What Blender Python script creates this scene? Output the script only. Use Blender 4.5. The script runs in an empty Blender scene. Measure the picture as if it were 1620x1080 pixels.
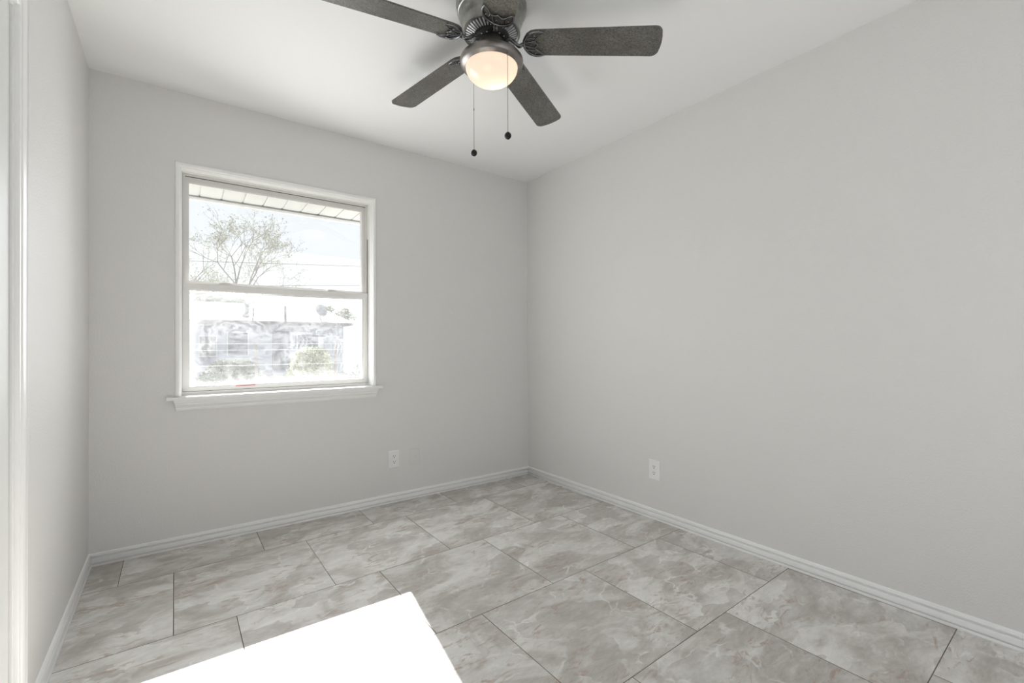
import bpy, bmesh, math, random
from mathutils import Vector, Matrix
random.seed(7)
S = bpy.context.scene
C = S.collection
PI = math.pi

# ------------------------------------------------------------------ camera
F_PX, CX, CY = 711.172863, 810.191231, 542.252287
YAW, PITCH, ROLL = 0.643519491, 0.00548750, -0.00403826
RX, RD, LX, CAMH, CEIL = 2.36759, 2.93970, -0.338386, 1.07172, 2.44
BW = -0.0233919                      # the window wall is a little out of square
WO = Vector((LX, 3.00301, 0.0))      # left end of the window wall
WLEN = 2.7067
MW = Matrix.Translation(WO) @ Matrix.Rotation(BW, 4, 'Z')   # local x along the wall, y outwards, z up

cam_d = bpy.data.cameras.new('camera')
cam = bpy.data.objects.new('camera', cam_d); C.objects.link(cam)
fwd = Vector((math.sin(YAW), math.cos(YAW), 0)); rgt = Vector((math.cos(YAW), -math.sin(YAW), 0)); up = Vector((0, 0, 1))
f2 = fwd*math.cos(PITCH)+up*math.sin(PITCH); u2 = up*math.cos(PITCH)-fwd*math.sin(PITCH)
r2 = rgt*math.cos(ROLL)+u2*math.sin(ROLL); u3 = u2*math.cos(ROLL)-rgt*math.sin(ROLL)
m = Matrix.Identity(4)
for i in range(3):
    m[i][0] = r2[i]; m[i][1] = u3[i]; m[i][2] = -f2[i]
m.translation = Vector((0, 0, CAMH))
cam.matrix_world = m
cam_d.sensor_width = 36.0; cam_d.sensor_fit = 'HORIZONTAL'
cam_d.lens = F_PX/1620*36
cam_d.shift_x = -(CX-810)/1620; cam_d.shift_y = (CY-540)/1620
cam_d.clip_start = 0.01; cam_d.clip_end = 500
S.camera = cam

# ------------------------------------------------------------------ light
S.view_settings.view_transform = 'Standard'; S.view_settings.look = 'None'
S.view_settings.gamma = 1.0; S.view_settings.use_curve_mapping = False
S.view_settings.exposure = 0.56
w = bpy.data.worlds.new('sky'); S.world = w; w.use_nodes = True
bg = w.node_tree.nodes['Background']
bg.inputs[0].default_value = (0.93, 0.965, 1.0, 1); bg.inputs[1].default_value = 0.74

SUN_DIR = Vector((-0.190, -1.165, -0.850)).normalized()    # the way the sunlight travels
sd = bpy.data.lights.new('sun', 'SUN'); sd.energy = 20.5; sd.angle = math.radians(0.6); sd.color = (1.0, 0.985, 0.96)
so = bpy.data.objects.new('sun', sd); C.objects.link(so)
so.rotation_euler = SUN_DIR.to_track_quat('-Z', 'Y').to_euler(); so.location = (0, 8, 6)

def area(name, loc, direction, sx, sy, energy, color):
    d = bpy.data.lights.new(name, 'AREA'); d.shape = 'RECTANGLE'; d.size = sx; d.size_y = sy
    d.energy = energy; d.color = color
    o = bpy.data.objects.new(name, d); C.objects.link(o)
    o.location = loc; o.rotation_euler = Vector(direction).to_track_quat('-Z', 'Z').to_euler()
    return o
# added fill lamp behind the photographer, tilted up to brighten the ceiling
area('rear_fill', (1.15, -0.85, 0.80), (-0.15, 0.75, 1.0), 1.7, 1.5, 3.6, (1.0, 0.985, 0.96))
# added lamp panel in the window opening, boosting the daylight from the sky
area('window_fill', MW @ Vector((0.88, -0.03, 1.38)), MW.to_3x3() @ Vector((0.25, -1, 0)), 0.70, 0.96, 6.5, (0.95, 0.975, 1.0)).data.spread = math.radians(165)

# ------------------------------------------------------------------ materials
def mat(name):
    M = bpy.data.materials.new(name); M.use_nodes = True
    nt = M.node_tree
    return M, nt, nt.nodes['Principled BSDF']
def nd(nt, typ, props=None, **ins):
    n = nt.nodes.new(typ)
    for k, v in (props or {}).items(): setattr(n, k, v)
    for k, v in ins.items():
        key = int(k[1:]) if k[0] == '_' else k.replace('_', ' ')
        s = n.inputs[key]
        if isinstance(v, bpy.types.NodeSocket): nt.links.new(v, s)
        else: s.default_value = v
    return n
def math_(nt, op, a, b=None):
    n = nd(nt, 'ShaderNodeMath', {'operation': op}, _0=a)
    if b is not None:
        if isinstance(b, bpy.types.NodeSocket): nt.links.new(b, n.inputs[1])
        else: n.inputs[1].default_value = b
    return n.outputs[0]
def ramp(nt, fac, stops):
    r = nd(nt, 'ShaderNodeValToRGB', _0=fac)
    e = r.color_ramp.elements
    while len(e) < len(stops): e.new(0.5)
    for x, (p, c) in zip(e, stops):
        x.position = p; x.color = c if len(c) == 4 else (*c, 1)
    return r.outputs[0]
def mixc(nt, fac, a, b, typ='MIX'):
    n = nt.nodes.new('ShaderNodeMix'); n.data_type = 'RGBA'; n.blend_type = typ
    for i, v in ((0, fac), (6, a), (7, b)):
        if isinstance(v, bpy.types.NodeSocket): nt.links.new(v, n.inputs[i])
        else: n.inputs[i].default_value = v if not isinstance(v, tuple) or len(v) == 4 else (*v, 1)
    return n.outputs[2]
def plain(name, col, rough=0.5, metal=0.0, spec=0.5, noise=0.0, nscale=20.0, bump=0.0, bscale=200.0):
    M, nt, P = mat(name)
    P.inputs['Base Color'].default_value = (*col, 1); P.inputs['Roughness'].default_value = rough
    P.inputs['Metallic'].default_value = metal; P.inputs['Specular IOR Level'].default_value = spec
    tc = nd(nt, 'ShaderNodeTexCoord')
    if noise:
        n = nd(nt, 'ShaderNodeTexNoise', Vector=tc.outputs['Object'], Scale=nscale, Detail=4.0)
        c = mixc(nt, n.outputs[0], tuple(x*(1-noise) for x in col), tuple(min(1, x*(1+noise)) for x in col))
        nt.links.new(c, P.inputs['Base Color'])
    if bump:
        n = nd(nt, 'ShaderNodeTexNoise', Vector=tc.outputs['Object'], Scale=bscale, Detail=2.0)
        b = nd(nt, 'ShaderNodeBump', Strength=bump, Distance=0.004, Height=n.outputs[0])
        nt.links.new(b.outputs[0], P.inputs['Normal'])
    return M

M_wall = plain('wall_paint', (0.775, 0.766, 0.748), 0.50, spec=0.35, bump=0.45, bscale=150)
M_ceil = plain('ceiling_paint', (0.90, 0.896, 0.888), 0.7, spec=0.2, bump=0.10, bscale=130)
M_trim = plain('trim_paint', (0.93, 0.93, 0.92), 0.30, spec=0.5, noise=0.02, nscale=30)
M_vinyl = plain('window_vinyl', (0.82, 0.81, 0.79), 0.35, spec=0.45, noise=0.03, nscale=15)
M_gap = plain('track_gap', (0.16, 0.13, 0.11), 0.8)
M_plate = plain('plate_plastic', (0.88, 0.88, 0.87), 0.3)
M_slot = plain('slot_dark', (0.05, 0.045, 0.04), 0.6)
M_screw = plain('screw_metal', (0.6, 0.6, 0.58), 0.35, metal=0.8)
M_door = plain('door_paint', (0.80, 0.81, 0.79), 0.38, spec=0.45, noise=0.025, nscale=5)
M_red = plain('red_film', (0.75, 0.12, 0.10), 0.6)

def floor_material():
    M, nt, P = mat('floor_tile')
    tc = nd(nt, 'ShaderNodeTexCoord')
    sp = nd(nt, 'ShaderNodeSeparateXYZ', Vector=tc.outputs['Object'])
    T, TY = 0.5828, 0.5800
    yy = math_(nt, 'DIVIDE', math_(nt, 'SUBTRACT', 2.6758+TY, sp.outputs[1]), TY)
    row = math_(nt, 'FLOOR', yy); fy = math_(nt, 'SUBTRACT', yy, row)
    xo = math_(nt, 'SUBTRACT', math_(nt, 'ADD', sp.outputs[0], 0.2055), math_(nt, 'MULTIPLY', row, 0.2010))
    xx = math_(nt, 'DIVIDE', xo, T)
    col = math_(nt, 'FLOOR', xx); fx = math_(nt, 'SUBTRACT', xx, col)
    def edge(f):
        return math_(nt, 'MINIMUM', f, math_(nt, 'SUBTRACT', 1.0, f))
    ed = math_(nt, 'MULTIPLY', math_(nt, 'MINIMUM', edge(fx), edge(fy)), T)       # metres to the nearest joint
    idv = nd(nt, 'ShaderNodeCombineXYZ', X=col, Y=row)
    wn = nd(nt, 'ShaderNodeTexWhiteNoise', {'noise_dimensions': '3D'}, Vector=idv.outputs[0])
    off = nd(nt, 'ShaderNodeVectorMath', {'operation': 'SCALE'}, _0=wn.outputs['Color'])
    off.inputs['Scale'].default_value = 23.0
    loc = nd(nt, 'ShaderNodeCombineXYZ', X=math_(nt, 'MULTIPLY', fx, T), Y=math_(nt, 'MULTIPLY', fy, T))
    vec = nd(nt, 'ShaderNodeVectorMath', {'operation': 'ADD'}, _0=loc.outputs[0], _1=off.outputs[0])
    rot = nd(nt, 'ShaderNodeMapping', {'vector_type': 'POINT'}, Vector=vec.outputs[0])
    rot.inputs['Rotation'].default_value = (0, 0, math.radians(33)); rot.inputs['Scale'].default_value = (1.0, 1.5, 1.0)
    v = rot.outputs[0]
    # warped coordinates shared by the stone layers
    n2 = nd(nt, 'ShaderNodeTexNoise', Vector=v, Scale=5.0, Detail=3.5, Roughness=0.55)
    dv = nd(nt, 'ShaderNodeVectorMath', {'operation': 'MULTIPLY_ADD'}, _0=n2.outputs['Color'], _2=v)
    dv.inputs[1].default_value = (0.26, 0.26, 0.26)
    # broad cloudy patches
    n1 = nd(nt, 'ShaderNodeTexNoise', Vector=v, Scale=2.9, Detail=8.0, Roughness=0.58, Distortion=1.1)
    base = ramp(nt, n1.outputs[0], [(0.34, (0.41, 0.375, 0.350)), (0.44, (0.53, 0.495, 0.465)), (0.50, (0.655, 0.63, 0.605)), (0.64, (0.775, 0.76, 0.74))])
    # angular grey slabs, as in brecciated stone
    vo = nd(nt, 'ShaderNodeTexVoronoi', {'feature': 'F1'}, Vector=dv.outputs[0], Scale=5.5)
    gs = nd(nt, 'ShaderNodeSeparateColor', _0=vo.outputs['Color'])
    slab = ramp(nt, gs.outputs[0], [(0.60, (0, 0, 0)), (0.68, (1, 1, 1))])
    n6 = nd(nt, 'ShaderNodeTexNoise', Vector=v, Scale=7.0, Detail=4.0, Roughness=0.6)
    slab = math_(nt, 'MULTIPLY', slab, ramp(nt, n6.outputs[0], [(0.34, (0.2, 0.2, 0.2)), (0.60, (1, 1, 1))]))
    base = mixc(nt, math_(nt, 'MULTIPLY', slab, 0.72), base, (0.43, 0.395, 0.368))
    # fine scratchy grain along the bedding
    fg = nd(nt, 'ShaderNodeMapping', Vector=vec.outputs[0])
    fg.inputs['Rotation'].default_value = (0, 0, math.radians(35)); fg.inputs['Scale'].default_value = (1.0, 2.6, 1.0)
    n7 = nd(nt, 'ShaderNodeTexNoise', Vector=fg.outputs[0], Scale=16.0, Detail=6.0, Roughness=0.75, Distortion=0.6)
    base = mixc(nt, 0.20, base, ramp(nt, n7.outputs[0], [(0.34, (0.32, 0.29, 0.27)), (0.50, (0.60, 0.575, 0.55)), (0.66, (0.90, 0.89, 0.875))]))
    # short pale veins
    ve = nd(nt, 'ShaderNodeTexVoronoi', {'feature': 'DISTANCE_TO_EDGE'}, Vector=dv.outputs[0], Scale=5.5)
    vein = ramp(nt, ve.outputs[0], [(0.0, (1, 1, 1)), (0.05, (0, 0, 0))])
    n3 = nd(nt, 'ShaderNodeTexNoise', Vector=v, Scale=9.0, Detail=3.0)
    vm = math_(nt, 'MULTIPLY', vein, ramp(nt, n3.outputs[0], [(0.50, (0, 0, 0)), (0.66, (1, 1, 1))]))
    base = mixc(nt, math_(nt, 'MULTIPLY', vm, 0.80), base, (0.84, 0.83, 0.82))
    # rusty flecks strung along one direction
    st = nd(nt, 'ShaderNodeMapping', Vector=vec.outputs[0])
    st.inputs['Rotation'].default_value = (0, 0, math.radians(40)); st.inputs['Scale'].default_value = (1.0, 2.6, 1.0)
    n4 = nd(nt, 'ShaderNodeTexNoise', Vector=st.outputs[0], Scale=8.0, Detail=8.0, Roughness=0.70, Distortion=1.8)
    n5 = nd(nt, 'ShaderNodeTexNoise', Vector=v, Scale=3.4, Detail=2.0)
    rust = math_(nt, 'MULTIPLY', ramp(nt, n4.outputs[0], [(0.53, (0, 0, 0)), (0.63, (1, 1, 1))]),
                 ramp(nt, n5.outputs[0], [(0.44, (0, 0, 0)), (0.56, (1, 1, 1))]))
    base = mixc(nt, math_(nt, 'MULTIPLY', rust, 0.70), base, (0.38, 0.265, 0.205))
    # each tile a little lighter or darker
    tone = math_(nt, 'ADD', 1.02, math_(nt, 'MULTIPLY', wn.outputs['Value'], 0.10))
    tv = nd(nt, 'ShaderNodeVectorMath', {'operation': 'SCALE'}, _0=base)
    nt.links.new(tone, tv.inputs['Scale'])
    tn = nd(nt, 'ShaderNodeVectorMath', {'operation': 'MULTIPLY'}, _0=tv.outputs[0])
    tn.inputs[1].default_value = (0.985, 1.0, 0.995)
    # joints
    jn = nd(nt, 'ShaderNodeTexNoise', Vector=tc.outputs['Object'], Scale=3.0, Detail=1.0)
    jw = math_(nt, 'ADD', 0.0006, math_(nt, 'MULTIPLY', jn.outputs[0], 0.0016))
    g = math_(nt, 'LESS_THAN', ed, jw)
    colr = mixc(nt, g, tn.outputs[0], (0.14, 0.118, 0.105))
    nt.links.new(colr, P.inputs['Base Color'])
    rg = math_(nt, 'ADD', 0.36, math_(nt, 'MULTIPLY', n1.outputs[0], 0.12))
    nt.links.new(math_(nt, 'ADD', rg, math_(nt, 'MULTIPLY', g, 0.4)), P.inputs['Roughness'])
    P.inputs['Specular IOR Level'].default_value = 0.45
    h = math_(nt, 'MINIMUM', math_(nt, 'MULTIPLY', ed, 300.0), 1.0)
    b = nd(nt, 'ShaderNodeBump', Strength=0.35, Distance=0.0015, Height=h)
    nt.links.new(b.outputs[0], P.inputs['Normal'])
    return M
M_floor = floor_material()

def glass_material(name, smear):
    M, nt, P = mat(name)
    nt.nodes.remove(P)
    out = nt.nodes['Material Output']
    tc = nd(nt, 'ShaderNodeTexCoord')
    tr = nd(nt, 'ShaderNodeBsdfTransparent'); tr.inputs[0].default_value = (0.98, 0.985, 0.985, 1)
    gl = nd(nt, 'ShaderNodeBsdfGlossy'); gl.inputs['Roughness'].default_value = 0.02
    m1 = nd(nt, 'ShaderNodeMixShader', _0=0.035, _1=tr.outputs[0], _2=gl.outputs[0])
    tl = nd(nt, 'ShaderNodeBsdfTranslucent'); tl.inputs[0].default_value = (0.94, 0.95, 0.97, 1)
    if smear:
        sp = nd(nt, 'ShaderNodeSeparateXYZ', Vector=tc.outputs['Object'])
        def wipes(cx, cz, sc, scale, dist, seed):
            mp = nd(nt, 'ShaderNodeMapping', Vector=tc.outputs['Object'])
            mp.inputs['Location'].default_value = (-cx*sc[0], seed, -cz*sc[2]); mp.inputs['Scale'].default_value = sc
            wv = nd(nt, 'ShaderNodeTexWave', {'wave_type': 'RINGS', 'rings_direction': 'SPHERICAL'}, Vector=mp.outputs[0],
                    Scale=scale, Distortion=dist, Detail=3.0)
            wv.inputs['Detail Scale'].default_value = 1.1
            wv.inputs['Detail Roughness'].default_value = 0.65
            ns = nd(nt, 'ShaderNodeTexNoise', Vector=mp.outputs[0], Scale=4.5, Detail=3.0)
            return math_(nt, 'MULTIPLY', wv.outputs[0], ramp(nt, ns.outputs[0], [(0.40, (0, 0, 0)), (0.66, (1, 1, 1))]))
        a = math_(nt, 'MAXIMUM', wipes(0.60, 1.10, (1.3, 0.2, 1.6), 11.0, 9.0, 0.3), wipes(1.12, 1.08, (1.5, 0.2, 1.3), 12.0, 8.0, 2.7))
        a = math_(nt, 'MAXIMUM', a, wipes(0.85, 0.80, (0.7, 0.2, 2.2), 10.0, 10.0, 5.1))
        n = nd(nt, 'ShaderNodeTexNoise', Vector=tc.outputs['Object'], Scale=4.0, Detail=5.0, Distortion=1.5)
        a = math_(nt, 'ADD', math_(nt, 'MULTIPLY', a, 0.030), math_(nt, 'MULTIPLY', n.outputs[0], 0.024))
        # thicker film left where the cloth did not reach: near the frame
        ex = math_(nt, 'SUBTRACT', 0.475, math_(nt, 'ABSOLUTE', math_(nt, 'SUBTRACT', sp.outputs[0], 0.873)))
        ez = math_(nt, 'SUBTRACT', 0.272, math_(nt, 'ABSOLUTE', math_(nt, 'SUBTRACT', sp.outputs[2], 1.115)))
        e = math_(nt, 'MINIMUM', ex, ez)
        fr = nd(nt, 'ShaderNodeMapRange', _0=e, _1=0.0, _2=0.07, _3=0.035, _4=0.0)
        fac = math_(nt, 'ADD', math_(nt, 'ADD', a, 0.009), fr.outputs[0])
    else:
        n = nd(nt, 'ShaderNodeTexNoise', Vector=tc.outputs['Object'], Scale=3.0, Detail=3.0)
        fac = math_(nt, 'ADD', 0.007, math_(nt, 'MULTIPLY', n.outputs[0], 0.005))
    m2 = nd(nt, 'ShaderNodeMixShader', _1=m1.outputs[0], _2=tl.outputs[0])
    nt.links.new(fac, m2.inputs[0])
    nt.links.new(m2.outputs[0], out.inputs[0])
    return M
M_glass = glass_material('window_glass', False)
M_smear = glass_material('smeared_glass', True)

# ------------------------------------------------------------------ mesh helpers
def V(bm, pts): return [bm.verts.new(p) for p in pts]
def box(bm, a, b, mi=0):
    x0, y0, z0 = a; x1, y1, z1 = b
    v = V(bm, [(x0,y0,z0),(x1,y0,z0),(x1,y1,z0),(x0,y1,z0),(x0,y0,z1),(x1,y0,z1),(x1,y1,z1),(x0,y1,z1)])
    for f in ((3,2,1,0),(4,5,6,7),(0,1,5,4),(1,2,6,5),(2,3,7,6),(3,0,4,7)):
        bm.faces.new([v[i] for i in f]).material_index = mi
    return v
def bevel(bm, w, seg=2):
    es = [e for e in bm.edges if len(e.link_faces) == 2 and e.calc_face_angle(0) > 0.6]
    bmesh.ops.bevel(bm, geom=es, offset=w, segments=seg, affect='EDGES', profile=0.5)
def lathe(bm, prof, seg=64, mi=0):
    rings = []
    for r, z in prof:
        if r < 1e-6: rings.append([bm.verts.new((0, 0, z))])
        else: rings.append(V(bm, [(r*math.cos(2*PI*k/seg), r*math.sin(2*PI*k/seg), z) for k in range(seg)]))
    for A, B in zip(rings, rings[1:]):
        for k in range(seg):
            j = (k+1) % seg
            if len(A) == 1 and len(B) == 1: continue
            if len(A) == 1: f = bm.faces.new((A[0], B[j], B[k]))
            elif len(B) == 1: f = bm.faces.new((A[k], A[j], B[0]))
            else: f = bm.faces.new((A[k], A[j], B[j], B[k]))
            f.material_index = mi
def prism(bm, poly, z0, z1, fn=lambda p: p, mi=0):
    n = len(poly)
    a = V(bm, [fn((x, y, z0)) for x, y in poly]); b = V(bm, [fn((x, y, z1)) for x, y in poly])
    bm.faces.new(a[::-1]).material_index = mi; bm.faces.new(b).material_index = mi
    for k in range(n):
        j = (k+1) % n
        bm.faces.new((a[k], a[j], b[j], b[k])).material_index = mi
def tube(bm, path, rad, seg=8, flat=1.0, cap=True, mi=0):
    path = [Vector(p) for p in path]
    rads = rad if isinstance(rad, (list, tuple)) else [rad]*len(path)
    rings = []; prev = None
    for i, p in enumerate(path):
        d = (path[min(i+1, len(path)-1)]-path[max(i-1, 0)])
        if d.length < 1e-9: d = Vector((0, 0, 1))
        d.normalize()
        ref = Vector((0, 0, 1)) if abs(d.z) < 0.95 else Vector((1, 0, 0))
        s = d.cross(ref).normalized(); t = s.cross(d).normalized()
        if prev is not None and s.dot(prev) < 0: s = -s; t = -t
        prev = s
        r = rads[i]
        rings.append(V(bm, [p + s*(r*math.cos(2*PI*k/seg)) + t*(r*flat*math.sin(2*PI*k/seg)) for k in range(seg)]))
    for A, B in zip(rings, rings[1:]):
        for k in range(seg):
            j = (k+1) % seg
            bm.faces.new((A[k], A[j], B[j], B[k])).material_index = mi
    if cap:
        bm.faces.new(rings[0][::-1]).material_index = mi; bm.faces.new(rings[-1]).material_index = mi
def smooth_path(pts, n=6):
    """Catmull-Rom through the points."""
    P = [Vector(p) for p in pts]; P = [2*P[0]-P[1]] + P + [2*P[-1]-P[-2]]
    out = []
    for i in range(1, len(P)-2):
        a, b, c, d = P[i-1:i+3]
        for k in range(n):
            t = k/n
            out.append(0.5*((2*b)+(c-a)*t+(2*a-5*b+4*c-d)*t*t+(3*b-a-3*c+d)*t**3))
    out.append(P[-2]); return out
def sweep(bm, prof, A, B, outdir, mi=0, cutA=0.0, cutB=0.0):
    """Extrude profile (distance out, height) along A->B; mitre cut shifts the ends by cut*distance."""
    A = Vector(A); B = Vector(B); d = (B-A).normalized(); o = Vector(outdir).normalized()
    a = V(bm, [A + o*x + Vector((0,0,z)) + d*(cutA*x) for x, z in prof])
    b = V(bm, [B + o*x + Vector((0,0,z)) - d*(cutB*x) for x, z in prof])
    bm.faces.new(a); bm.faces.new(b[::-1])
    n = len(prof)
    for k in range(n):
        j = (k+1) % n
        bm.faces.new((a[k], b[k], b[j], a[j]))
def sphere(bm, c, r, sx=1, sy=1, sz=1, u=16, v=10):
    M4 = Matrix.Translation(c) @ Matrix.Diagonal((r*sx, r*sy, r*sz, 1))
    bmesh.ops.create_uvsphere(bm, u_segments=u, v_segments=v, radius=1, matrix=M4)

def obj(name, bm, mats, parent=None, smooth=None, mw=None):
    bmesh.ops.recalc_face_normals(bm, faces=bm.faces)
    me = bpy.data.meshes.new(name)
    bm.to_mesh(me); bm.free()
    for mm in (mats if isinstance(mats, (list, tuple)) else [mats]): me.materials.append(mm)
    if smooth is not None:
        for p in me.polygons: p.use_smooth = True
        if smooth < 180: me.set_sharp_from_angle(angle=math.radians(smooth))
    o = bpy.data.objects.new(name, me); C.objects.link(o)
    if parent is not None: o.parent = parent
    if mw is not None: o.matrix_local = mw
    return o
def tag(o, label=None, cat=None, group=None, kind=None):
    if label: o['label'] = label
    if cat: o['category'] = cat
    if group: o['group'] = group
    if kind: o['kind'] = kind
    return o
def empty(name, mw, label=None, cat=None, group=None, kind=None):
    o = bpy.data.objects.new(name, None); C.objects.link(o)
    o.empty_display_size = 0.1; o.matrix_world = mw
    return tag(o, label, cat, group, kind)
NB = bmesh.new

# ------------------------------------------------------------------ room shell
RYB = -1.0                        # the room behind the photographer
bm = NB(); box(bm, (LX-0.3, RYB-0.15, -0.1), (RX+0.2, 3.2, 0.0))
tag(obj('floor', bm, M_floor), 'grey marbled square floor tiles laid in staggered rows', 'floor', kind='structure')
bm = NB(); box(bm, (LX-0.3, RYB-0.15, CEIL), (RX+0.2, 3.18, CEIL+0.12))
tag(obj('ceiling', bm, M_ceil), 'smooth white flat ceiling', 'ceiling', kind='structure')
bm = NB(); box(bm, (RX, RYB-0.15, 0), (RX+0.12, 3.12, CEIL))
tag(obj('wall_right', bm, M_wall), 'long bare light grey wall at the right', 'wall', kind='structure')
U0, U1, Z0, Z1 = 0.362, 1.398, 0.800, 2.040     # hole for the window
TH = 0.17
bm = NB()
box(bm, (-0.12, 0, 0), (U0, TH, CEIL)); box(bm, (U1, 0, 0), (WLEN+0.12, TH, CEIL))
box(bm, (U0, 0, 0), (U1, TH, Z0)); box(bm, (U0, 0, Z1), (U1, TH, CEIL))
tag(obj('wall_back', bm, M_wall, mw=MW), 'light grey wall holding the sash window', 'wall', kind='structure')
DY1, DZ = 1.735, 1.985            # door opening in the left wall
DY0 = 0.95
bm = NB()
box(bm, (LX-0.12, DY1, 0), (LX, 3.10, CEIL)); box(bm, (LX-0.12, RYB-0.15, 0), (LX, DY0, CEIL))
box(bm, (LX-0.12, DY0, DZ), (LX, DY1, CEIL))
tag(obj('wall_left', bm, M_wall), 'narrow light grey wall between the door casing and the window wall', 'wall', kind='structure')
bm = NB()                          # unseen wall behind the photographer; the wide doorway is added to let light in
box(bm, (LX, RYB-0.12, 0), (0.25, RYB, CEIL)); box(bm, (2.05, RYB-0.12, 0), (RX, RYB, CEIL))
box(bm, (0.25, RYB-0.12, 2.05), (2.05, RYB, CEIL))
tag(obj('wall_front', bm, M_wall), 'grey wall behind the camera with a wide doorway added for light', 'wall', kind='structure')

# baseboards
BP = [(0, 0), (0.0150, 0), (0.0155, 0.005), (0.0145, 0.0100), (0.0060, 0.0112), (0.0060, 0.0135), (0.0125, 0.0146), (0.0128, 0.0160), (0.0128, 0.0350), (0.0118, 0.0375),
      (0.0025, 0.0390), (0.0020, 0.0410), (0.0022, 0.0440), (0.0100, 0.0462), (0.0105, 0.0480), (0.0095, 0.0510), (0.0072, 0.0522), (0.0072, 0.0560), (0.0050, 0.0595), (0, 0.0608)]
E2 = MW @ Vector((WLEN, 0, 0)); E1 = MW @ Vector((0, 0, 0))
wd = (E2-E1).normalized(); wn_ = Vector((wd.y, -wd.x, 0))       # into the room
bm = NB(); sweep(bm, BP, E1, E2, wn_, cutA=1.0, cutB=1.0)
tag(obj('baseboard_back', bm, M_trim, smooth=50), 'white moulded baseboard under the window wall', 'baseboard', kind='structure')
bm = NB(); sweep(bm, BP, (RX, E2.y, 0), (RX, RYB, 0), (-1, 0, 0), cutA=1.0)
tag(obj('baseboard_right', bm, M_trim, smooth=50), 'white moulded baseboard along the long right wall', 'baseboard', kind='structure')
bm = NB(); sweep(bm, BP, (LX, 1.792, 0), (LX, E1.y, 0), (1, 0, 0), cutB=1.0)
tag(obj('baseboard_left', bm, M_trim, smooth=50), 'short white baseboard beside the door casing', 'baseboard', kind='structure')

# ------------------------------------------------------------------ door at the left edge
dr = empty('door_1', Matrix.Translation((LX, DY1, 0)), 'grey-white door in a white moulded casing at left edge', 'door', kind='structure')
# profile across the casing: (distance from the opening, thickness)
CP = [(-0.006, 0), (-0.006, 0.0075), (-0.003, 0.0105), (0.004, 0.0110), (0.007, 0.0090), (0.010, 0.0120), (0.014, 0.0145), (0.032, 0.0150),
      (0.038, 0.0160), (0.041, 0.0135), (0.044, 0.0165), (0.050, 0.0160), (0.0535, 0.0120), (0.0535, 0)]
def casing(bm, y0, y1, zt):
    """far leg, head and near leg with mitred corners; local x is out of the wall (into the room), y along it"""
    path = [((y1, 0.0), (1, 0)), ((y1, zt), (1, 1)), ((y0, zt), (-1, 1)), ((y0, 0.0), (-1, 0))]
    rings = [V(bm, [(t, y+s*dy, z+s*dz) for s, t in CP]) for (y, z), (dy, dz) in path]
    n = len(CP)
    for A, B in zip(rings, rings[1:]):
        for k in range(n):
            j = (k+1) % n
            bm.faces.new((A[k], A[j], B[j], B[k]))
    bm.faces.new(rings[0][::-1]); bm.faces.new(rings[-1])
bm = NB(); casing(bm, DY0-DY1, 0.0, DZ)
obj('door_casing', bm, M_trim, dr, smooth=50)
bm = NB()
box(bm, (-0.12, -0.018, 0), (0.0, 0, DZ)); box(bm, (-0.12, DY0-DY1, 0), (0.0, DY0-DY1+0.018, DZ)); box(bm, (-0.12, DY0-DY1+0.018, DZ-0.018), (0, -0.018, DZ))
box(bm, (-0.058, -0.030, 0), (-0.046, -0.018, DZ-0.018))
obj('door_jamb', bm, M_trim, dr)
bm = NB(); box(bm, (-0.041, DY0-DY1+0.021, 0.012), (-0.006, -0.0205, DZ-0.0205)); bevel(bm, 0.002)
slab = obj('door_slab', bm, M_door, dr)

# ------------------------------------------------------------------ window
wi = empty('window_1', MW, 'white double-hung sash window with a smeared lower pane', 'window', kind='structure')
def frame(bm, u0, u1, z0, z1, v0, v1, l, r, b, t):
    """four rails with open middle"""
    box(bm, (u0, v0, z0), (u0+l, v1, z1)); box(bm, (u1-r, v0, z0), (u1, v1, z1))
    if b: box(bm, (u0+l, v0, z0), (u1-r, v1, z0+b))
    if t: box(bm, (u0+l, v0, z1-t), (u1-r, v1, z1))
# casing around the reveal: rounded bead standing a little proud of the wall
WP = [(0.0, 0.0), (0.0, -0.006), (0.004, -0.010), (0.010, -0.0115), (0.018, -0.0105), (0.023, -0.007), (0.0255, 0.0)]
bm = NB()
path = [((U0, 0.806), (-1, 0)), ((U0, Z1), (-1, 1)), ((U1, Z1), (1, 1)), ((U1, 0.806), (1, 0))]
rings = [V(bm, [(u+s*du, t, z+s*dz) for s, t in WP]) for (u, z), (du, dz) in path]
for A, B in zip(rings, rings[1:]):
    for k in range(len(WP)):
        j = (k+1) % len(WP); bm.faces.new((A[k], A[j], B[j], B[k]))
bm.faces.new(rings[0][::-1]); bm.faces.new(rings[-1])
obj('window_casing', bm, M_trim, wi, smooth=45)
# jamb liner: stepped reveal
bm = NB()
frame(bm, U0, U1, 0.800, Z1, 0.002, 0.168, 0.003, 0.003, 0.004, 0.003)
frame(bm, U0+0.003, U1-0.003, 0.804, Z1-0.003, 0.060, 0.066, 0.004, 0.006, 0.0, 0.006)
obj('window_reveal', bm, M_trim, wi)
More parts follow.
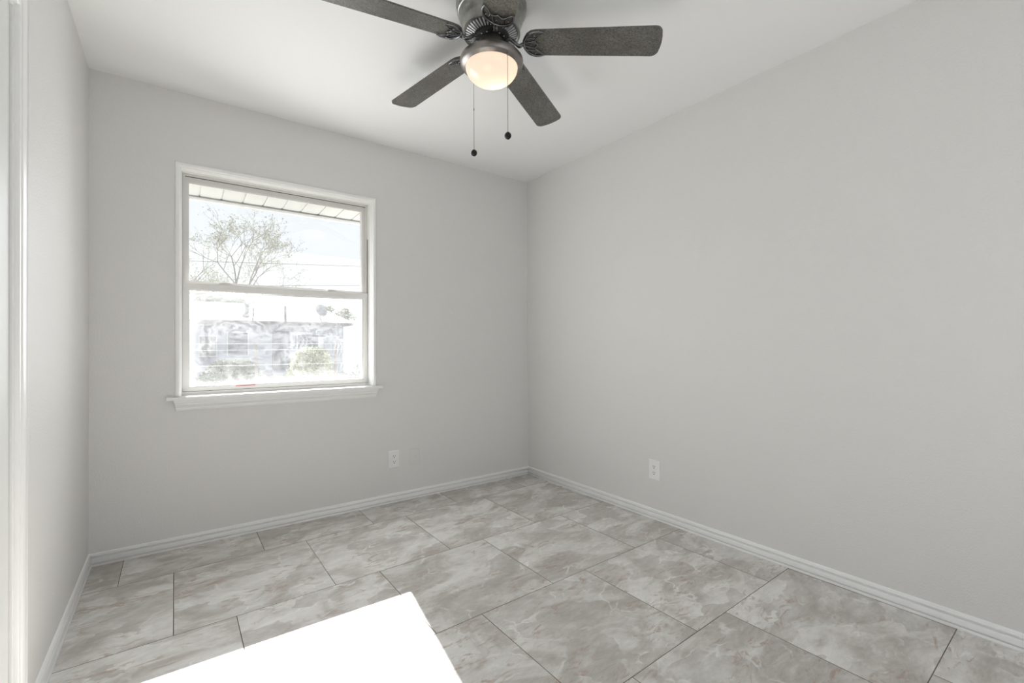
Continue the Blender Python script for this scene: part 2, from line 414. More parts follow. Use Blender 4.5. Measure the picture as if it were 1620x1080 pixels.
# vinyl main frame with track grooves
bm = NB()
frame(bm, U0+0.003, U1-0.003, 0.804, Z1-0.003, 0.118, 0.162, 0.030, 0.030, 0.024, 0.030)
frame(bm, U0+0.003, U1-0.003, 0.804, Z1-0.003, 0.074, 0.118, 0.003, 0.003, 0.0, 0.003)
box(bm, (U0+0.006, 0.070, 0.804), (U1-0.006, 0.118, 0.822))
box(bm, (U0+0.006, 0.092, 0.822), (U1-0.006, 0.118, 0.830))
frame(bm, U0+0.006, U1-0.006, 1.42, Z1-0.006, 0.086, 0.092, 0.012, 0.012, 0.0, 0.012)
frame(bm, U0+0.006, U1-0.006, 1.42, Z1-0.006, 0.098, 0.104, 0.010, 0.010, 0.0, 0.014)
box(bm, (U0+0.018, 0.080, Z1-0.016), (U1-0.018, 0.086, Z1-0.006))
obj('window_frame', bm, M_vinyl, wi)
bm = NB()
box(bm, (U0+0.0061, 0.0745, 0.822), (U0+0.0075, 0.098, Z1-0.007)); box(bm, (U1-0.0075, 0.0745, 0.822), (U1-0.0061, 0.098, 1.80))
box(bm, (U0+0.02, 0.0865, Z1-0.0200), (U1-0.02, 0.0975, Z1-0.0190))
obj('track_gap', bm, M_gap, wi)
# upper sash (outer track)
us = empty('upper_sash', Matrix.Identity(4)); us.parent = wi
def sash(bm, u0, u1, z0, z1, v0, v1, st, b, t):
    frame(bm, u0, u1, z0, z1, v0, v1, st, st, b, t)
    bevel(bm, 0.0015, 1)
    frame(bm, u0+st, u1-st, z0+b, z1-t, v0+0.006, v0+0.012, 0.004, 0.004, 0.004, 0.004)   # glazing bead
bm = NB(); sash(bm, U0+0.009, U1-0.009, 1.405, Z1-0.016, 0.104, 0.1175, 0.024, 0.034, 0.031)
obj('sash_frame', bm, M_vinyl, us)
bm = NB(); box(bm, (U0+0.0365, 0.1125, 1.4405), (U1-0.0365, 0.1155, Z1-0.0505))
obj('glass_pane', bm, M_glass, us)
# lower sash (inner track)
ls = empty('lower_sash', Matrix.Identity(4)); ls.parent = wi
bm = NB(); sash(bm, U0+0.008, U1-0.008, 0.824, 1.430, 0.076, 0.100, 0.027, 0.022, 0.038)
obj('sash_frame', bm, M_vinyl, ls)
bm = NB(); box(bm, (U0+0.0385, 0.0885, 0.8495), (U1-0.0385, 0.0915, 1.3885))
obj('glass_pane', bm, M_smear, ls)
bm = NB(); box(bm, (U0+0.03, 0.066, 1.4205), (U1-0.03, 0.0765, 1.4265)); bevel(bm, 0.001, 1)
obj('lift_rail', bm, M_vinyl, ls)
for uu in (0.575, 1.165):
    bm = NB()
    box(bm, (uu-0.038, 0.078, 1.4295), (uu+0.038, 0.098, 1.434)); box(bm, (uu-0.026, 0.082, 1.434), (uu+0.022, 0.096, 1.440))
    box(bm, (uu-0.034, 0.074, 1.431), (uu-0.014, 0.090, 1.438)); bevel(bm, 0.0015, 1)
    obj('sash_lock', bm, M_vinyl, ls)
bm = NB(); box(bm, (0.62, 0.0745, 0.8405), (0.72, 0.0762, 0.8445))
tag(obj('tape_scrap', bm, M_red, ls), 'red scrap along the bottom rail')
# stool and apron
bm = NB()
prism(bm, [(0.304, -0.034), (1.456, -0.034), (1.456, 0.0), (U1-0.0005, 0.0), (U1-0.0005, 0.072), (U0+0.0005, 0.072), (U0+0.0005, 0.0), (0.304, 0.0)], 0.788, 0.8035)
bevel(bm, 0.004, 3)
obj('window_stool', bm, M_trim, wi, smooth=40)
AP = [(0.0, 0.7295), (0.004, 0.7295), (0.0055, 0.736), (0.0085, 0.739), (0.0085, 0.746), (0.012, 0.749), (0.0135, 0.757), (0.017, 0.760), (0.0175, 0.768), (0.021, 0.771), (0.0225, 0.788), (0.0, 0.788)]
bm = NB()
a = V(bm, [(0.345-(z-0.7295)*0.22, -d, z) for d, z in AP]); b = V(bm, [(1.418+(z-0.7295)*0.22, -d, z) for d, z in AP])
bm.faces.new(a); bm.faces.new(b[::-1])
for k in range(len(AP)):
    j = (k+1) % len(AP); bm.faces.new((a[k], b[k], b[j], a[j]))
obj('window_apron', bm, M_trim, wi, smooth=40)

# ------------------------------------------------------------------ wall plates
def wall_matrix(u, z): return MW @ Matrix.Translation((u, 0, z))
def plate_bm(w_, h_, d=0.006):
    bm = NB()
    a = V(bm, [(sx*w_/2, 0, sz*h_/2) for sx, sz in ((-1,-1),(1,-1),(1,1),(-1,1))])
    i = 0.004
    b = V(bm, [(sx*w_/2, -d*0.35, sz*h_/2) for sx, sz in ((-1,-1),(1,-1),(1,1),(-1,1))])
    c = V(bm, [(sx*(w_/2-i), -d, sz*(h_/2-i)) for sx, sz in ((-1,-1),(1,-1),(1,1),(-1,1))])
    for A, B in ((a, b), (b, c)):
        for k in range(4): bm.faces.new((A[k], A[(k+1)%4], B[(k+1)%4], B[k]))
    bm.faces.new(c); bm.faces.new(a[::-1])
    return bm
def outlet(mw, w_, h_, label):
    r = empty('wall_outlet', mw, label, 'outlet', 'duplex wall outlets')
    obj('cover_plate', plate_bm(w_, h_), M_plate, r)
    for s in (-1, 1):
        zc = s*0.0195
        poly = []
        for k in range(28):
            t = 2*PI*k/28
            poly.append((max(-0.0165, min(0.0165, 0.0185*math.cos(t))), max(-0.0138, min(0.0138, 0.0165*math.sin(t)))))
        bm = NB(); prism(bm, [(x, z) for x, z in poly], 0.0, 1.0, lambda p: (p[0], -0.0058-0.0016*p[2], p[1]+zc))
        rc = obj('receptacle', bm, M_plate, r, smooth=30)
        bm = NB()
        box(bm, (-0.0078, -0.0078, zc+0.0005), (-0.0050, -0.0070, zc+0.0090)); box(bm, (0.0050, -0.0078, zc+0.0012), (0.0078, -0.0070, zc+0.0085))
        prism(bm, [(0.0034*math.cos(2*PI*k/12), max(-0.0028, 0.0034*math.sin(2*PI*k/12))) for k in range(12)], 0, 1, lambda p: (p[0], -0.0070-0.0008*p[2], p[1]+zc-0.0065))
        obj('slots', bm, M_slot, rc)
    bm = NB(); sphere(bm, (0, -0.006, 0), 0.0030, 1, 0.5, 1, 12, 6); obj('screw', bm, M_plate, r, smooth=60)
    return r
outlet(wall_matrix(1.5435, 0.2935), 0.077, 0.119, 'white duplex outlet on the window wall left of the painted-over plate')
outlet(Matrix.Translation((RX, 1.6965, 0.300)) @ Matrix.Rotation(-PI/2, 4, 'Z'), 0.080, 0.122, 'white duplex outlet alone on the long right wall')
cp = empty('cable_plate', wall_matrix(1.695, 0.2905), 'wall-coloured cable plate with a round socket right of the white outlet', 'wall plate')
obj('cover_plate', plate_bm(0.074, 0.112, 0.005), M_wall, cp)
bm = NB(); lathe(bm, [(0.0, 0.0115), (0.0045, 0.0115), (0.0048, 0.009), (0.0065, 0.008), (0.0068, 0.0)], 6)
for v in bm.verts: v.co = Vector((v.co.x, -0.004-v.co.z, v.co.y))
obj('cable_socket', bm, M_wall, cp)
for s in (-1, 1):
    bm = NB(); sphere(bm, (0.002, -0.005, s*0.041), 0.0036, 1, 0.5, 1, 12, 6); obj('screw', bm, M_wall, cp, smooth=60)

# ------------------------------------------------------------------ ceiling fan
def fan_metal(name, dark, light, rough, metal=0.85):
    M, nt, P = mat(name)
    tc = nd(nt, 'ShaderNodeTexCoord')
    n = nd(nt, 'ShaderNodeTexNoise', Vector=tc.outputs['Object'], Scale=14.0, Detail=5.0, Roughness=0.6)
    nt.links.new(ramp(nt, n.outputs[0], [(0.35, dark), (0.65, light)]), P.inputs['Base Color'])
    P.inputs['Roughness'].default_value = rough; P.inputs['Metallic'].default_value = metal
    return M
M_pewter = fan_metal('brushed_pewter', (0.22, 0.22, 0.205), (0.42, 0.42, 0.40), 0.30)
M_iron = fan_metal('dark_iron', (0.10, 0.10, 0.105), (0.26, 0.26, 0.275), 0.20, 0.9)
M_knob = fan_metal('knob_black', (0.02, 0.02, 0.022), (0.07, 0.07, 0.075), 0.3)
M_hub = plain('hub_black', (0.012, 0.012, 0.012), 0.45)
M_fin = fan_metal('vent_fin', (0.55, 0.56, 0.56), (0.72, 0.73, 0.73), 0.35, 0.25)
M_bronze = fan_metal('light_ring_bronze', (0.17, 0.155, 0.145), (0.30, 0.28, 0.265), 0.34)
M_chain = plain('chain_brass', (0.32, 0.28, 0.24), 0.4, metal=0.7)
def blade_material():
    M, nt, P = mat('blade_finish')
    tc = nd(nt, 'ShaderNodeTexCoord')
    mp = nd(nt, 'ShaderNodeMapping', Vector=tc.outputs['Object']); mp.inputs['Scale'].default_value = (1.0, 3.0, 3.0)
    g = nd(nt, 'ShaderNodeTexNoise', Vector=mp.outputs[0], Scale=7.0, Detail=4.0)
    base = ramp(nt, g.outputs[0], [(0.35, (0.050, 0.045, 0.037)), (0.70, (0.075, 0.069, 0.057))])
    d = nd(nt, 'ShaderNodeTexNoise', Vector=tc.outputs['Object'], Scale=190.0, Detail=2.0)
    d2 = nd(nt, 'ShaderNodeTexNoise', Vector=tc.outputs['Object'], Scale=6.0, Detail=3.0)
    dust = math_(nt, 'MULTIPLY', ramp(nt, d.outputs[0], [(0.28, (0, 0, 0)), (0.80, (1, 1, 1))]), ramp(nt, d2.outputs[0], [(0.3, (0.35, 0.35, 0.35)), (0.7, (1, 1, 1))]))
    c = mixc(nt, math_(nt, 'MULTIPLY', dust, 0.75), base, (0.27, 0.27, 0.245))
    sp = nd(nt, 'ShaderNodeTexVoronoi', Vector=tc.outputs['Object'], Scale=42.0)
    fl = math_(nt, 'MULTIPLY', ramp(nt, sp.outputs[0], [(0.06, (1, 1, 1)), (0.10, (0, 0, 0))]), ramp(nt, d2.outputs[0], [(0.60, (0, 0, 0)), (0.64, (1, 1, 1))]))
    c = mixc(nt, math_(nt, 'MULTIPLY', fl, 0.7), c, (0.6, 0.58, 0.55))
    nt.links.new(c, P.inputs['Base Color'])
    P.inputs['Roughness'].default_value = 0.27; P.inputs['Specular IOR Level'].default_value = 0.6
    return M
M_blade = blade_material()
def bowl_material():
    M, nt, P = mat('frosted_bowl')
    nt.nodes.remove(P); out = nt.nodes['Material Output']
    tl = nd(nt, 'ShaderNodeBsdfTranslucent'); tl.inputs[0].default_value = (0.95, 0.88, 0.80, 1)
    df = nd(nt, 'ShaderNodeBsdfDiffuse'); df.inputs[0].default_value = (0.85, 0.80, 0.74, 1)
    m1 = nd(nt, 'ShaderNodeMixShader', _0=0.45, _1=tl.outputs[0], _2=df.outputs[0])
    gl = nd(nt, 'ShaderNodeBsdfGlossy'); gl.inputs['Roughness'].default_value = 0.12
    m2 = nd(nt, 'ShaderNodeMixShader', _0=0.05, _1=m1.outputs[0], _2=gl.outputs[0])
    em = nd(nt, 'ShaderNodeEmission'); em.inputs[0].default_value = (1.0, 0.81, 0.68, 1); em.inputs[1].default_value = 0.20
    ad = nd(nt, 'ShaderNodeAddShader', _0=m2.outputs[0], _1=em.outputs[0])
    nt.links.new(ad.outputs[0], out.inputs[0])
    return M
M_bowl = bowl_material()

FX, FY, FZ = 1.0202, 1.4905, 2.2892
PH, TA, TB, DROOP, TW, WR, WT, RB = -0.78, -0.0124, 0.0393, 0.0485, -0.1941, 0.120, 0.1373, 0.66
fan = empty('ceiling_fan', Matrix.Translation((FX, FY, CEIL)), 'dark five-blade ceiling fan with lit frosted bowl and pull chains', 'ceiling fan')
def zz(z): return z-CEIL
bm = NB()
lathe(bm, [(0.0, -0.0005), (0.138, -0.0005), (0.1415, -0.004), (0.1420, -0.014), (0.1405, -0.018), (0.1385, -0.0195), (0.1385, -0.0225), (0.1400, -0.0245), (0.1385, -0.033),
           (0.1350, -0.040), (0.1320, -0.0415), (0.1305, -0.045), (0.1290, -0.058), (0.1240, -0.070), (0.1175, -0.077), (0.1155, -0.081), (0.1145, -0.085),
           (0.1145, -0.108), (0.1165, -0.110), (0.1165, -0.116), (0.1140, -0.1195), (0.1080, -0.1195), (0.1045, -0.117), (0.1035, -0.110), (0.0, -0.110)], 80)
obj('motor_housing', bm, M_pewter, fan, smooth=35)
bm = NB()
lathe(bm, [(0.1034, -0.1115), (0.070, -0.122), (0.070, -0.112), (0.1034, -0.1105)], 64, 1)
NF = 44
for k in range(NF):
    t = 2*PI*(k+0.5)/NF; c, s = math.cos(t), math.sin(t)
    def rotp(p, c=c, s=s): return (p[0]*c-p[1]*s, p[0]*s+p[1]*c, p[2])
    a = V(bm, [rotp(p) for p in ((0.071, -0.0022, -0.1295), (0.1030, -0.0036, -0.1180), (0.1030, 0.0036, -0.1180), (0.071, 0.0022, -0.1295))])
    b = V(bm, [rotp(p) for p in ((0.071, -0.0022, -0.1215), (0.1030, -0.0036, -0.1115), (0.1030, 0.0036, -0.1115), (0.071, 0.0022, -0.1215))])
    bm.faces.new(a); bm.faces.new(b[::-1])
    for i in range(4): bm.faces.new((a[i], b[i], b[(i+1)%4], a[(i+1)%4]))
obj('vent_ring', bm, [M_fin, M_hub], fan)
bm = NB()
lathe(bm, [(0.0, -0.112), (0.0725, -0.112), (0.0730, -0.130), (0.0715, -0.140), (0.066, -0.1445), (0.0, -0.1445)], 56)
hub = obj('hub', bm, M_hub, fan, smooth=35)
for k in range(5):
    for da in (-0.20, 0.20):
        t = PH + k*2*PI/5 + da + 0.62
        bm = NB(); sphere(bm, (0.060*math.cos(t), 0.060*math.sin(t), -0.1445), 0.0032, 1, 1, 0.6, 10, 6); obj('screw', bm, M_screw, hub, smooth=60)
bm = NB()
lathe(bm, [(0.0, -0.144), (0.048, -0.144), (0.050, -0.148), (0.050, -0.195), (0.056, -0.201), (0.062, -0.209), (0.0, -0.209)], 56)
obj('switch_housing', bm, M_bronze, fan, smooth=35)
bm = NB()
lathe(bm, [(0.0, -0.207), (0.060, -0.208), (0.100, -0.209), (0.112, -0.2115), (0.1210, -0.2165), (0.1262, -0.2235), (0.1275, -0.2300), (0.1262, -0.2370), (0.1225, -0.2435),
           (0.1200, -0.2455), (0.1185, -0.2450), (0.1170, -0.2460), (0.1060, -0.2530), (0.1045, -0.2515), (0.1040, -0.243), (0.0, -0.243)], 80)
obj('light_ring', bm, M_bronze, fan, smooth=35)
bm = NB()
lathe(bm, [(0.1038, -0.246)] + [(0.1042*math.cos(t), -0.2520-0.0660*math.sin(t)) for t in [PI/2*k/14 for k in range(15)]], 72)
bowl = obj('glass_bowl', bm, M_bowl, fan, smooth=180)
ld = bpy.data.lights.new('lamp_bulb', 'POINT'); ld.energy = 0.17; ld.color = (1.0, 0.72, 0.46); ld.shadow_soft_size = 0.02
lo = bpy.data.objects.new('lamp_bulb', ld); C.objects.link(lo); lo.parent = fan; lo.location = (0.030, 0.012, -0.276)

def blade_frame(k):
    a = PH + k*2*PI/5
    tilt = lambda v: Vector((v.x, v.y, v.z + TA*v.x + TB*v.y))
    o = tilt(Vector((math.cos(a), math.sin(a), -DROOP)))
    q = tilt(Vector((-math.sin(a), math.cos(a), math.tan(TW))))
    o.normalize(); q = (q - o*q.dot(o)).normalized(); n = o.cross(q)
    M4 = Matrix.Identity(4)
    for i in range(3): M4[i][0], M4[i][1], M4[i][2] = o[i], q[i], n[i]
    M4.translation = Vector((0, 0, zz(FZ)))
    return M4, a
def hw(r): return (WR+(WT-WR)*(r-0.2)/(RB-0.2))/2
outline = []
for k in range(9):                                   # rounded root
    t = PI/2 + PI*k/8
    outline.append((0.182+0.052*math.cos(t), hw(0.18)*math.sin(t)))
rc = 0.030
tipw = hw(RB)
corn = []
for k in range(7):
    t = -PI/2 + PI/2*k/6
    corn.append((RB-rc+rc*math.cos(t), -tipw+rc+rc*math.sin(t)))
outline += corn
outline += [(RB+0.004*(1-(y/0.038)**2), y) for y in (-0.025, -0.012, 0.0, 0.012, 0.025)]
outline += [(x, -y) for x, y in reversed(corn)]
def bracket_bm():
    """open-work crescent plate under the blade root"""
    bm = NB()
    zb = -0.0075
    H = 0.0545
    outer = [(0.213, H*0.97), (0.196, H*1.06), (0.172, H*1.02), (0.150, H*0.78), (0.136, H*0.36), (0.133, 0.0)]
    pts = smooth_path([(x, y, zb) for x, y in outer] + [(x, -y, zb) for x, y in reversed(outer[:-1])], 5)
    n = len(pts)
    tube(bm, pts, [0.0020+0.0036*min(1, 4*min(i, n-1-i)/n) for i in range(n)], 8, 0.8)
    inner = [(0.213, H*0.97), (0.192, H*0.62), (0.178, H*0.40), (0.180, H*0.16), (0.187, 0.0)]
    pts = smooth_path([(x, y, zb-0.001) for x, y in inner] + [(x, -y, zb-0.001) for x, y in reversed(inner[:-1])], 5)
    n = len(pts)
    tube(bm, pts, [0.0022+0.0012*min(1, 4*min(i, n-1-i)/n) for i in range(n)], 8, 1.0)
    for s in (-1, 1):
        tube(bm, smooth_path([(0.138, s*0.008, zb), (0.158, s*0.012, zb-0.001), (0.179, s*0.016, zb)], 4), 0.0025, 8)
        tube(bm, smooth_path([(0.142, s*0.026, zb), (0.166, s*0.030, zb-0.001), (0.181, s*0.026, zb)], 4), 0.0019, 8)
        sphere(bm, (0.176, s*0.042, zb-0.003), 0.0042, 1, 1, 0.6, 10, 6)
    sphere(bm, (0.160, 0, zb-0.002), 0.0045, 1, 1, 0.6, 10, 6)
    return bm
for k in range(5):
    M4, a = blade_frame(k)
    bm = NB()
    prism(bm, outline, -0.003, 0.003); bevel(bm, 0.0012, 1)
    bl = obj('blade', bm, M_blade, fan, smooth=30, mw=M4)
    br = obj('blade_bracket', bracket_bm(), M_iron, bl, smooth=60)
    # arm from the hub, in the blade's own axes
    inv = M4.inverted()
    ca, sa = math.cos(a), math.sin(a)
    end = M4 @ Vector((0.136, 0, -0.008))
    pth = [inv @ Vector((0.062*ca, 0.062*sa, -0.1400)), inv @ Vector((0.078*ca, 0.078*sa, -0.1435)), inv @ Vector((0.094*ca, 0.094*sa, -0.158)),
           inv @ Vector((0.112*ca, 0.112*sa, end.z-0.004)), inv @ (end + Vector((-0.010*ca, -0.010*sa, 0.0))), inv @ end]
    bm = NB(); tube(bm, smooth_path(pth, 6), 0.0075, 10)
    obj('blade_arm', bm, M_iron, bl, smooth=60)

# pull chains (fan-local): near one at the right, far one at the left
def pull_chain(a_, b_, ztop, zball, name='pull_chain'):
    p = rgt*a_ + fwd*b_
    bm = NB()
    zt, zb_ = zz(ztop), zz(zball)
    n = int((zt-zb_)/0.0042)
    for i in range(n):
        z = zt-(i+0.5)*(zt-zb_)/n
        bmesh.ops.create_icosphere(bm, subdivisions=1, radius=0.00165, matrix=Matrix.Translation((p.x, p.y, z)))
    tube(bm, [(p.x, p.y, zt), (p.x, p.y, zb_)], 0.0007, 6)
    zc = zt-(zt-zb_)*0.42
    tube(bm, [(p.x, p.y, zc+0.006), (p.x, p.y, zc+0.003), (p.x, p.y, zc-0.003), (p.x, p.y, zc-0.006)], [0.001, 0.0026, 0.0026, 0.001], 10)
    sphere(bm, (p.x, p.y, zt), 0.004, 1, 1, 1, 10, 8)
    ch = obj(name, bm, M_chain, fan, smooth=60)
    bm = NB()
    c = Vector((p.x, p.y, zb_-0.0125))
    sphere(bm, c, 0.0115, 1, 1, 1.12, 20, 14)
    # carved bands round the knob
    for ax in range(3):
        ring = []
        for i in range(25):
            t = 2*PI*i/24
            v = Vector((math.cos(t), math.sin(t), 0))
            v.rotate(Matrix.Rotation(PI/2, 3, 'X')); v.rotate(Matrix.Rotation(ax*PI/3+0.3, 3, 'Z'))
            ring.append(c + Vector((v.x*0.0117, v.y*0.0117, v.z*0.0131)))
        tube(bm, ring, 0.0013, 6, cap=False)
    obj('pull_knob', bm, M_knob, ch, smooth=50)
pull_chain(0.0653, -0.091, 2.185, 1.885)
pull_chain(-0.0790, 0.085, 2.190, 1.895)

# ------------------------------------------------------------------ outside
M_soffit = plain('soffit_white', (0.60, 0.60, 0.60), 0.5)
M_grass = plain('grass', (0.128, 0.128, 0.108), 0.9, noise=0.5, nscale=1.5)
M_roof = plain('roof_shingle', (0.17, 0.167, 0.165), 0.9, noise=0.15, nscale=3)
M_siding = plain('siding', (0.40, 0.43, 0.50), 0.8, noise=0.05, nscale=2)
M_wht = plain('white_board', (0.50, 0.51, 0.53), 0.6)
M_dglass = plain('dark_glass', (0.06, 0.08, 0.11), 0.1)
M_pipe = plain('grey_pipe', (0.18, 0.19, 0.21), 0.6)
M_bark = plain('bark', (0.36, 0.34, 0.32), 0.9, noise=0.3, nscale=8)
M_leaf = plain('leaf_green', (0.38, 0.39, 0.25), 0.8, noise=0.4, nscale=3)
M_leafd = plain('leaf_dark', (0.12, 0.15, 0.08), 0.8, noise=0.4, nscale=3)
M_wire = plain('cable_black', (0.05, 0.05, 0.055), 0.7)
M_fwire = plain('fence_wire', (0.75, 0.76, 0.78), 0.35, metal=0.3)
M_post = plain('fence_post', (0.25, 0.23, 0.21), 0.9)
GZ = -0.45

# eave over the window
bm = NB()
s0 = 0.453-0.122*12
for i in range(36):
    a0 = s0+i*0.122
    box(bm, (a0+0.004, TH+0.001, 2.060), (a0+0.118, 0.600, 2.075))
    box(bm, (a0-0.0035, TH+0.001, 2.064), (a0+0.0035, 0.598, 2.072))
box(bm, (s0, TH+0.001, 2.072), (s0+36*0.122, 0.60, 2.085))
tag(obj('trim_1', bm, M_soffit, mw=MW), 'white grooved eave soffit above the window outside', 'soffit', kind='structure')
bm = NB()
for i in range(36):
    a0 = s0+i*0.122
    prism(bm, [(a0-0.009, 0.5985), (a0+0.009, 0.5985), (a0, 0.580)], 2.0585, 2.0615)
tag(obj('trim_3', bm, M_pipe, mw=MW), 'small dark notches where the soffit grooves meet the fascia', 'trim', kind='structure')
bm = NB(); box(bm, (s0, 0.600, 2.032), (s0+36*0.122, 0.622, 2.22)); box(bm, (s0, 0.585, 2.032), (s0+36*0.122, 0.600, 2.046))
tag(obj('trim_2', bm, M_soffit, mw=MW), 'white fascia board along the eave outside', 'fascia', kind='structure')
bm = NB(); box(bm, (-60, TH+0.0, GZ-0.2), (70, 90, GZ))
tag(obj('ground', bm, M_grass, mw=MW), 'dry grass yard outside the window', 'ground', kind='structure')

def wmat(u, v, z=GZ): return MW @ Matrix.Translation((u, v, z))
# house across the way
hs = empty('house', wmat(0, 24), 'pale-roofed single-storey house across the yard seen through the lower pane', 'house')
ez, rz = 2.42-GZ, 3.62-GZ
bm = NB(); box(bm, (-6.0, 0.5, 0), (7.75, 7.0, ez-0.02)); obj('wall', bm, M_siding, hs)
bm = NB()
e = V(bm, [(-6.5, 0, ez), (8.2, 0, ez), (8.2, 7.5, ez), (-6.5, 7.5, ez)]); r_ = V(bm, [(-4.0, 3.75, rz), (7.1, 3.75, rz)])
e2 = V(bm, [(-6.5, 0, ez-0.14), (8.2, 0, ez-0.14), (8.2, 7.5, ez-0.14), (-6.5, 7.5, ez-0.14)])
bm.faces.new((e[0], e[1], r_[1], r_[0])); bm.faces.new((e[1], e[2], r_[1])); bm.faces.new((e[2], e[3], r_[0], r_[1])); bm.faces.new((e[3], e[0], r_[0]))
for k in range(4): bm.faces.new((e2[k], e2[(k+1)%4], e[(k+1)%4], e[k]))
bm.faces.new(e2[::-1])
obj('roof', bm, M_roof, hs)
def roofz(y): return ez+(rz-ez)*y/3.75
for x, y, h_, rr in ((2.95, 2.0, 0.50, 0.10), (3.15, 0.9, 0.45, 0.04), (4.75, 1.2, 0.55, 0.06)):
    bm = NB(); tube(bm, [(x, y, roofz(y)-0.05), (x, y, roofz(y)+h_)], rr, 10)
    if rr > 0.08: tube(bm, [(x, y, roofz(y)+h_*0.7), (x, y, roofz(y)+h_*0.98)], rr*1.7, 10)
    obj('vent_pipe', bm, M_pipe, hs, smooth=40)
bm = NB()
lathe(bm, [(0.0, 0.0), (0.15, 0.015), (0.28, 0.05), (0.38, 0.10), (0.37, 0.11), (0.27, 0.065), (0.14, 0.03), (0.0, 0.02)], 24)
rot = Matrix.Translation((6.55, 0.8, roofz(0.8)+0.45)) @ Matrix.Rotation(math.radians(70), 4, 'X') @ Matrix.Rotation(math.radians(20), 4, 'Y')
bmesh.ops.transform(bm, matrix=rot, verts=bm.verts)
tube(bm, [(6.55, 0.85, roofz(0.85)-0.02), (6.55, 0.85, roofz(0.8)+0.45)], 0.03, 8)
obj('satellite_dish', bm, M_pipe, hs, smooth=40)
for x0, x1, z0, z1 in ((0.7, 1.5, 1.0, 2.1), (1.9, 2.9, 1.0, 2.3), (5.2, 6.4, 1.0, 2.2)):
    bm = NB(); frame(bm, x0, x1, z0, z1, 0.42, 0.50, 0.06, 0.06, 0.06, 0.06)
    wf = obj('window', bm, M_wht, hs)
    bm = NB(); box(bm, (x0+0.06, 0.46, z0+0.06), (x1-0.06, 0.49, z1-0.06)); obj('pane', bm, M_dglass, wf)
bm = NB(); box(bm, (4.0, 0.44, 0.25), (4.85, 0.50, 2.35)); obj('door', bm, M_dglass, hs)
sh = empty('shed', wmat(9.6, 23), 'small white shed right of the house beyond the smeared pane', 'shed')
bm = NB(); box(bm, (0, 0, 0), (3.0, 3.0, 2.4)); obj('wall', bm, M_wht, sh)
bm = NB(); prism(bm, [(-0.2, 2.35), (3.2, 2.35), (1.5, 3.2)], -0.2, 3.2, lambda p: (p[0], p[2], p[1])); obj('roof', bm, M_roof, sh)

# trees
def tree(name, u, v, height, spread, trunk_r, lean, seed, leaves, lmat, label, leaf_size=0.07, levels=6, first=0.28, group=None):
    rnd = random.Random(seed)
    r = empty(name, wmat(u, v), label, 'tree', group)
    bm = NB(); tips = []
    def grow(p, d, L, rad, lev):
        n = 3; q = p.copy(); pts = [q.copy()]
        for i in range(n):
            d = (d + Vector((rnd.uniform(-.16,.16), rnd.uniform(-.16,.16), rnd.uniform(-.10,.12)))).normalized()
            q = q + d*(L/n); pts.append(q.copy())
        tube(bm, pts, [rad*(1-0.3*i/n) for i in range(n+1)], 5 if lev < 3 else 3, cap=False)
        if lev >= levels-2: tips.extend(pts[1:])
        if lev >= levels: return
        for _ in range(rnd.choice((2, 3, 3)) if lev else 4):
            ax = Vector((rnd.uniform(-1, 1), rnd.uniform(-1, 1), rnd.uniform(-0.45, 0.75)))
            nd_ = (d*0.85 + ax*spread).normalized()
            grow(pts[rnd.choice((2, 3, 3))], nd_, L*rnd.uniform(0.62, 0.82), rad*0.60, lev+1)
    grow(Vector((0, 0, 0)), Vector(lean).normalized(), height*first, trunk_r, 0)
    obj('trunk', bm, M_bark, r)
    bm = NB()
    for _ in range(leaves):
        c = rnd.choice(tips) + Vector((rnd.gauss(0, .12), rnd.gauss(0, .12), rnd.gauss(0, .10)))
        ax = Vector((rnd.uniform(-1,1), rnd.uniform(-1,1), rnd.uniform(-1,1))).normalized()
        b_ = ax.orthogonal().normalized(); s = leaf_size*rnd.uniform(.6, 1.4)
        bm.faces.new(V(bm, [c-ax*s, c+b_*s*0.5, c+ax*s, c-b_*s*0.5]))
    tag(obj('foliage', bm, lmat, r), kind='stuff')
    return r
tree('tree', 3.1, 40, 14.2, 0.95, 0.17, (0.10, 0, 1), 5, 4200, M_leaf, 'largest sparse bare-branched tree, wide crown behind the house roof', 0.062, 7)
tree('tree', 0.95, 51, 12.5, 0.7, 0.13, (0.12, 0, 1), 11, 1500, M_leaf, 'slim sparse tree left of the wide-crowned one', 0.07, 5)
tree('tree', -0.9, 63, 19.0, 0.55, 0.16, (0.05, 0, 1), 21, 1000, M_leaf, 'tall thin tree at the left edge of the upper pane', 0.07, 5)
tree('tree', 9.6, 37, 6.2, 0.8, 0.16, (0.1, 0, 1), 31, 4200, M_leafd, 'dark bushy tree behind the right end of the house', 0.11, 5)
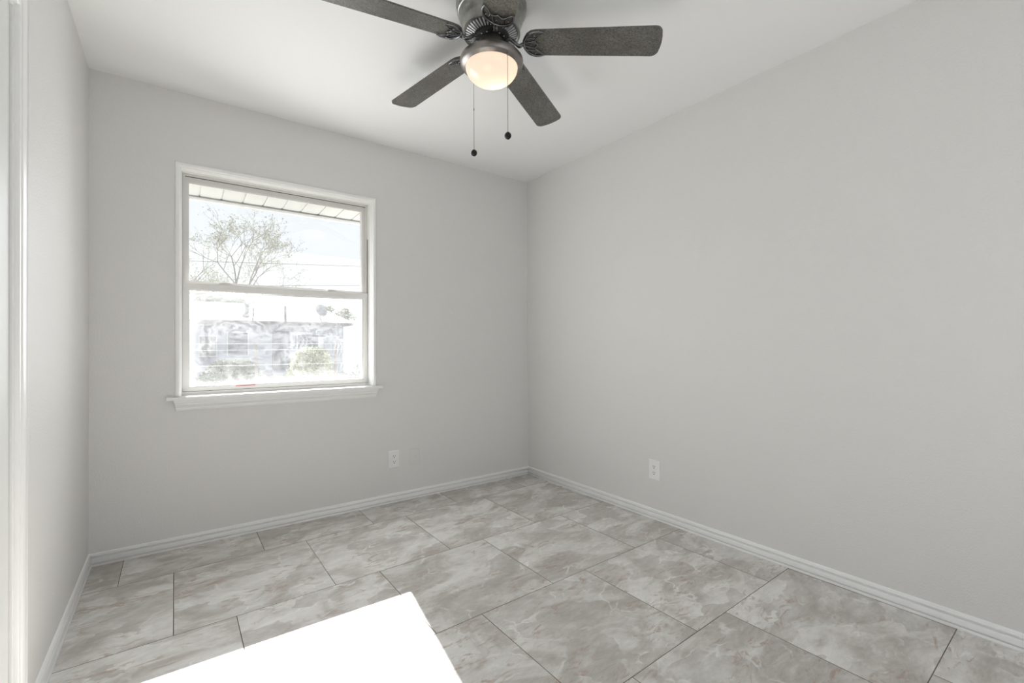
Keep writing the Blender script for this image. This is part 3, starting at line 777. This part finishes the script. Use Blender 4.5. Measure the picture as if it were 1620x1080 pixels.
def bush(u, v, w_, h_, n, seed, lmat, label, cat='bush', name='bush'):
    rnd = random.Random(seed)
    r = empty(name, wmat(u, v), label, cat)
    bm = NB()
    for _ in range(14):
        t = Vector((rnd.uniform(-w_, w_)*0.7, rnd.uniform(-.4, .4), h_*rnd.uniform(.5, .95)))
        tube(bm, [Vector((t.x*0.35, t.y*0.3, 0)), t*0.55+Vector((0, 0, 0.05)), t], [0.02, 0.014, 0.006], 4)
    obj('stems', bm, M_bark, r)
    bm = NB()
    for _ in range(n):
        a_ = rnd.uniform(0, 2*PI); q = math.sqrt(rnd.random()); zf = rnd.random()
        rr = q*(1-0.55*zf*zf)
        c = Vector((math.cos(a_)*w_*rr, math.sin(a_)*0.5*rr, h_*(0.08+0.9*zf)))
        ax = Vector((rnd.uniform(-1,1), rnd.uniform(-1,1), rnd.uniform(-1,1))).normalized(); b_ = ax.orthogonal().normalized()
        s = 0.075*rnd.uniform(.6, 1.5)
        bm.faces.new(V(bm, [c-ax*s, c+b_*s*0.5, c+ax*s, c-b_*s*0.5]))
    tag(obj('foliage', bm, lmat, r), kind='stuff')
bush(1.6, 15.5, 1.1, 1.05, 1500, 3, M_leafd, 'low dark bush in the yard left of centre, before the house')
bush(4.4, 16.5, 1.0, 1.50, 1800, 4, M_leaf, 'taller pale bush in the yard right of centre')
bush(5.9, 14.0, 0.8, 0.95, 1000, 6, M_leafd, 'low bush in the yard at the right, nearest the shed')
# tall evergreen mass behind the roof at left: crown just under the meeting rail
tree('tree', 2.5, 34.4, 6.0, 0.9, 0.2, (0.0, 0, 1), 41, 7000, M_leafd, 'dark leafy tree just above the house roof, left side', 0.13, 5)

# wire fence
fe = empty('fence', wmat(0, 9.5), 'wire fence on posts across the yard behind the smeared pane', 'fence')
for z in (1.135, 0.985, 0.62, 0.25):
    bm = NB(); tube(bm, [(-3, 0, z-GZ), (8, 0, z-GZ)], 0.006, 6); obj('wire', bm, M_fwire, fe, smooth=60)
for x in (-2.6, -0.4, 1.7, 3.55, 4.6, 6.8):
    bm = NB(); tube(bm, [(x, 0.04, 0), (x, 0.04, 1.62)], 0.035, 8); obj('post', bm, M_post, fe, smooth=40)

# overhead cables
def cable(za, zb_, rad, v, label):
    bm = NB()
    pts = []
    k = (v+3.0)/15.0
    for i in range(41):
        t = i/40; u = -9+t*26
        pts.append((u, v, CAMH+(za+(zb_-za)*(u/k-0.37)/4.5 - CAMH)*k - 0.0004*(u-3)**2))
    tube(bm, pts, rad, 6)
    tag(obj('overhead_cable', bm, M_wire, mw=MW), label, 'cable', 'overhead cables')
cable(2.52, 2.64, 0.032, 12.0, 'thick dark overhead cable just below the window meeting rail')
cable(3.40, 3.70, 0.006, 13.2, 'thin overhead cable higher in the upper pane')
cable(2.72, 3.07, 0.006, 14.4, 'thin overhead cable low in the upper pane, above the thick one')
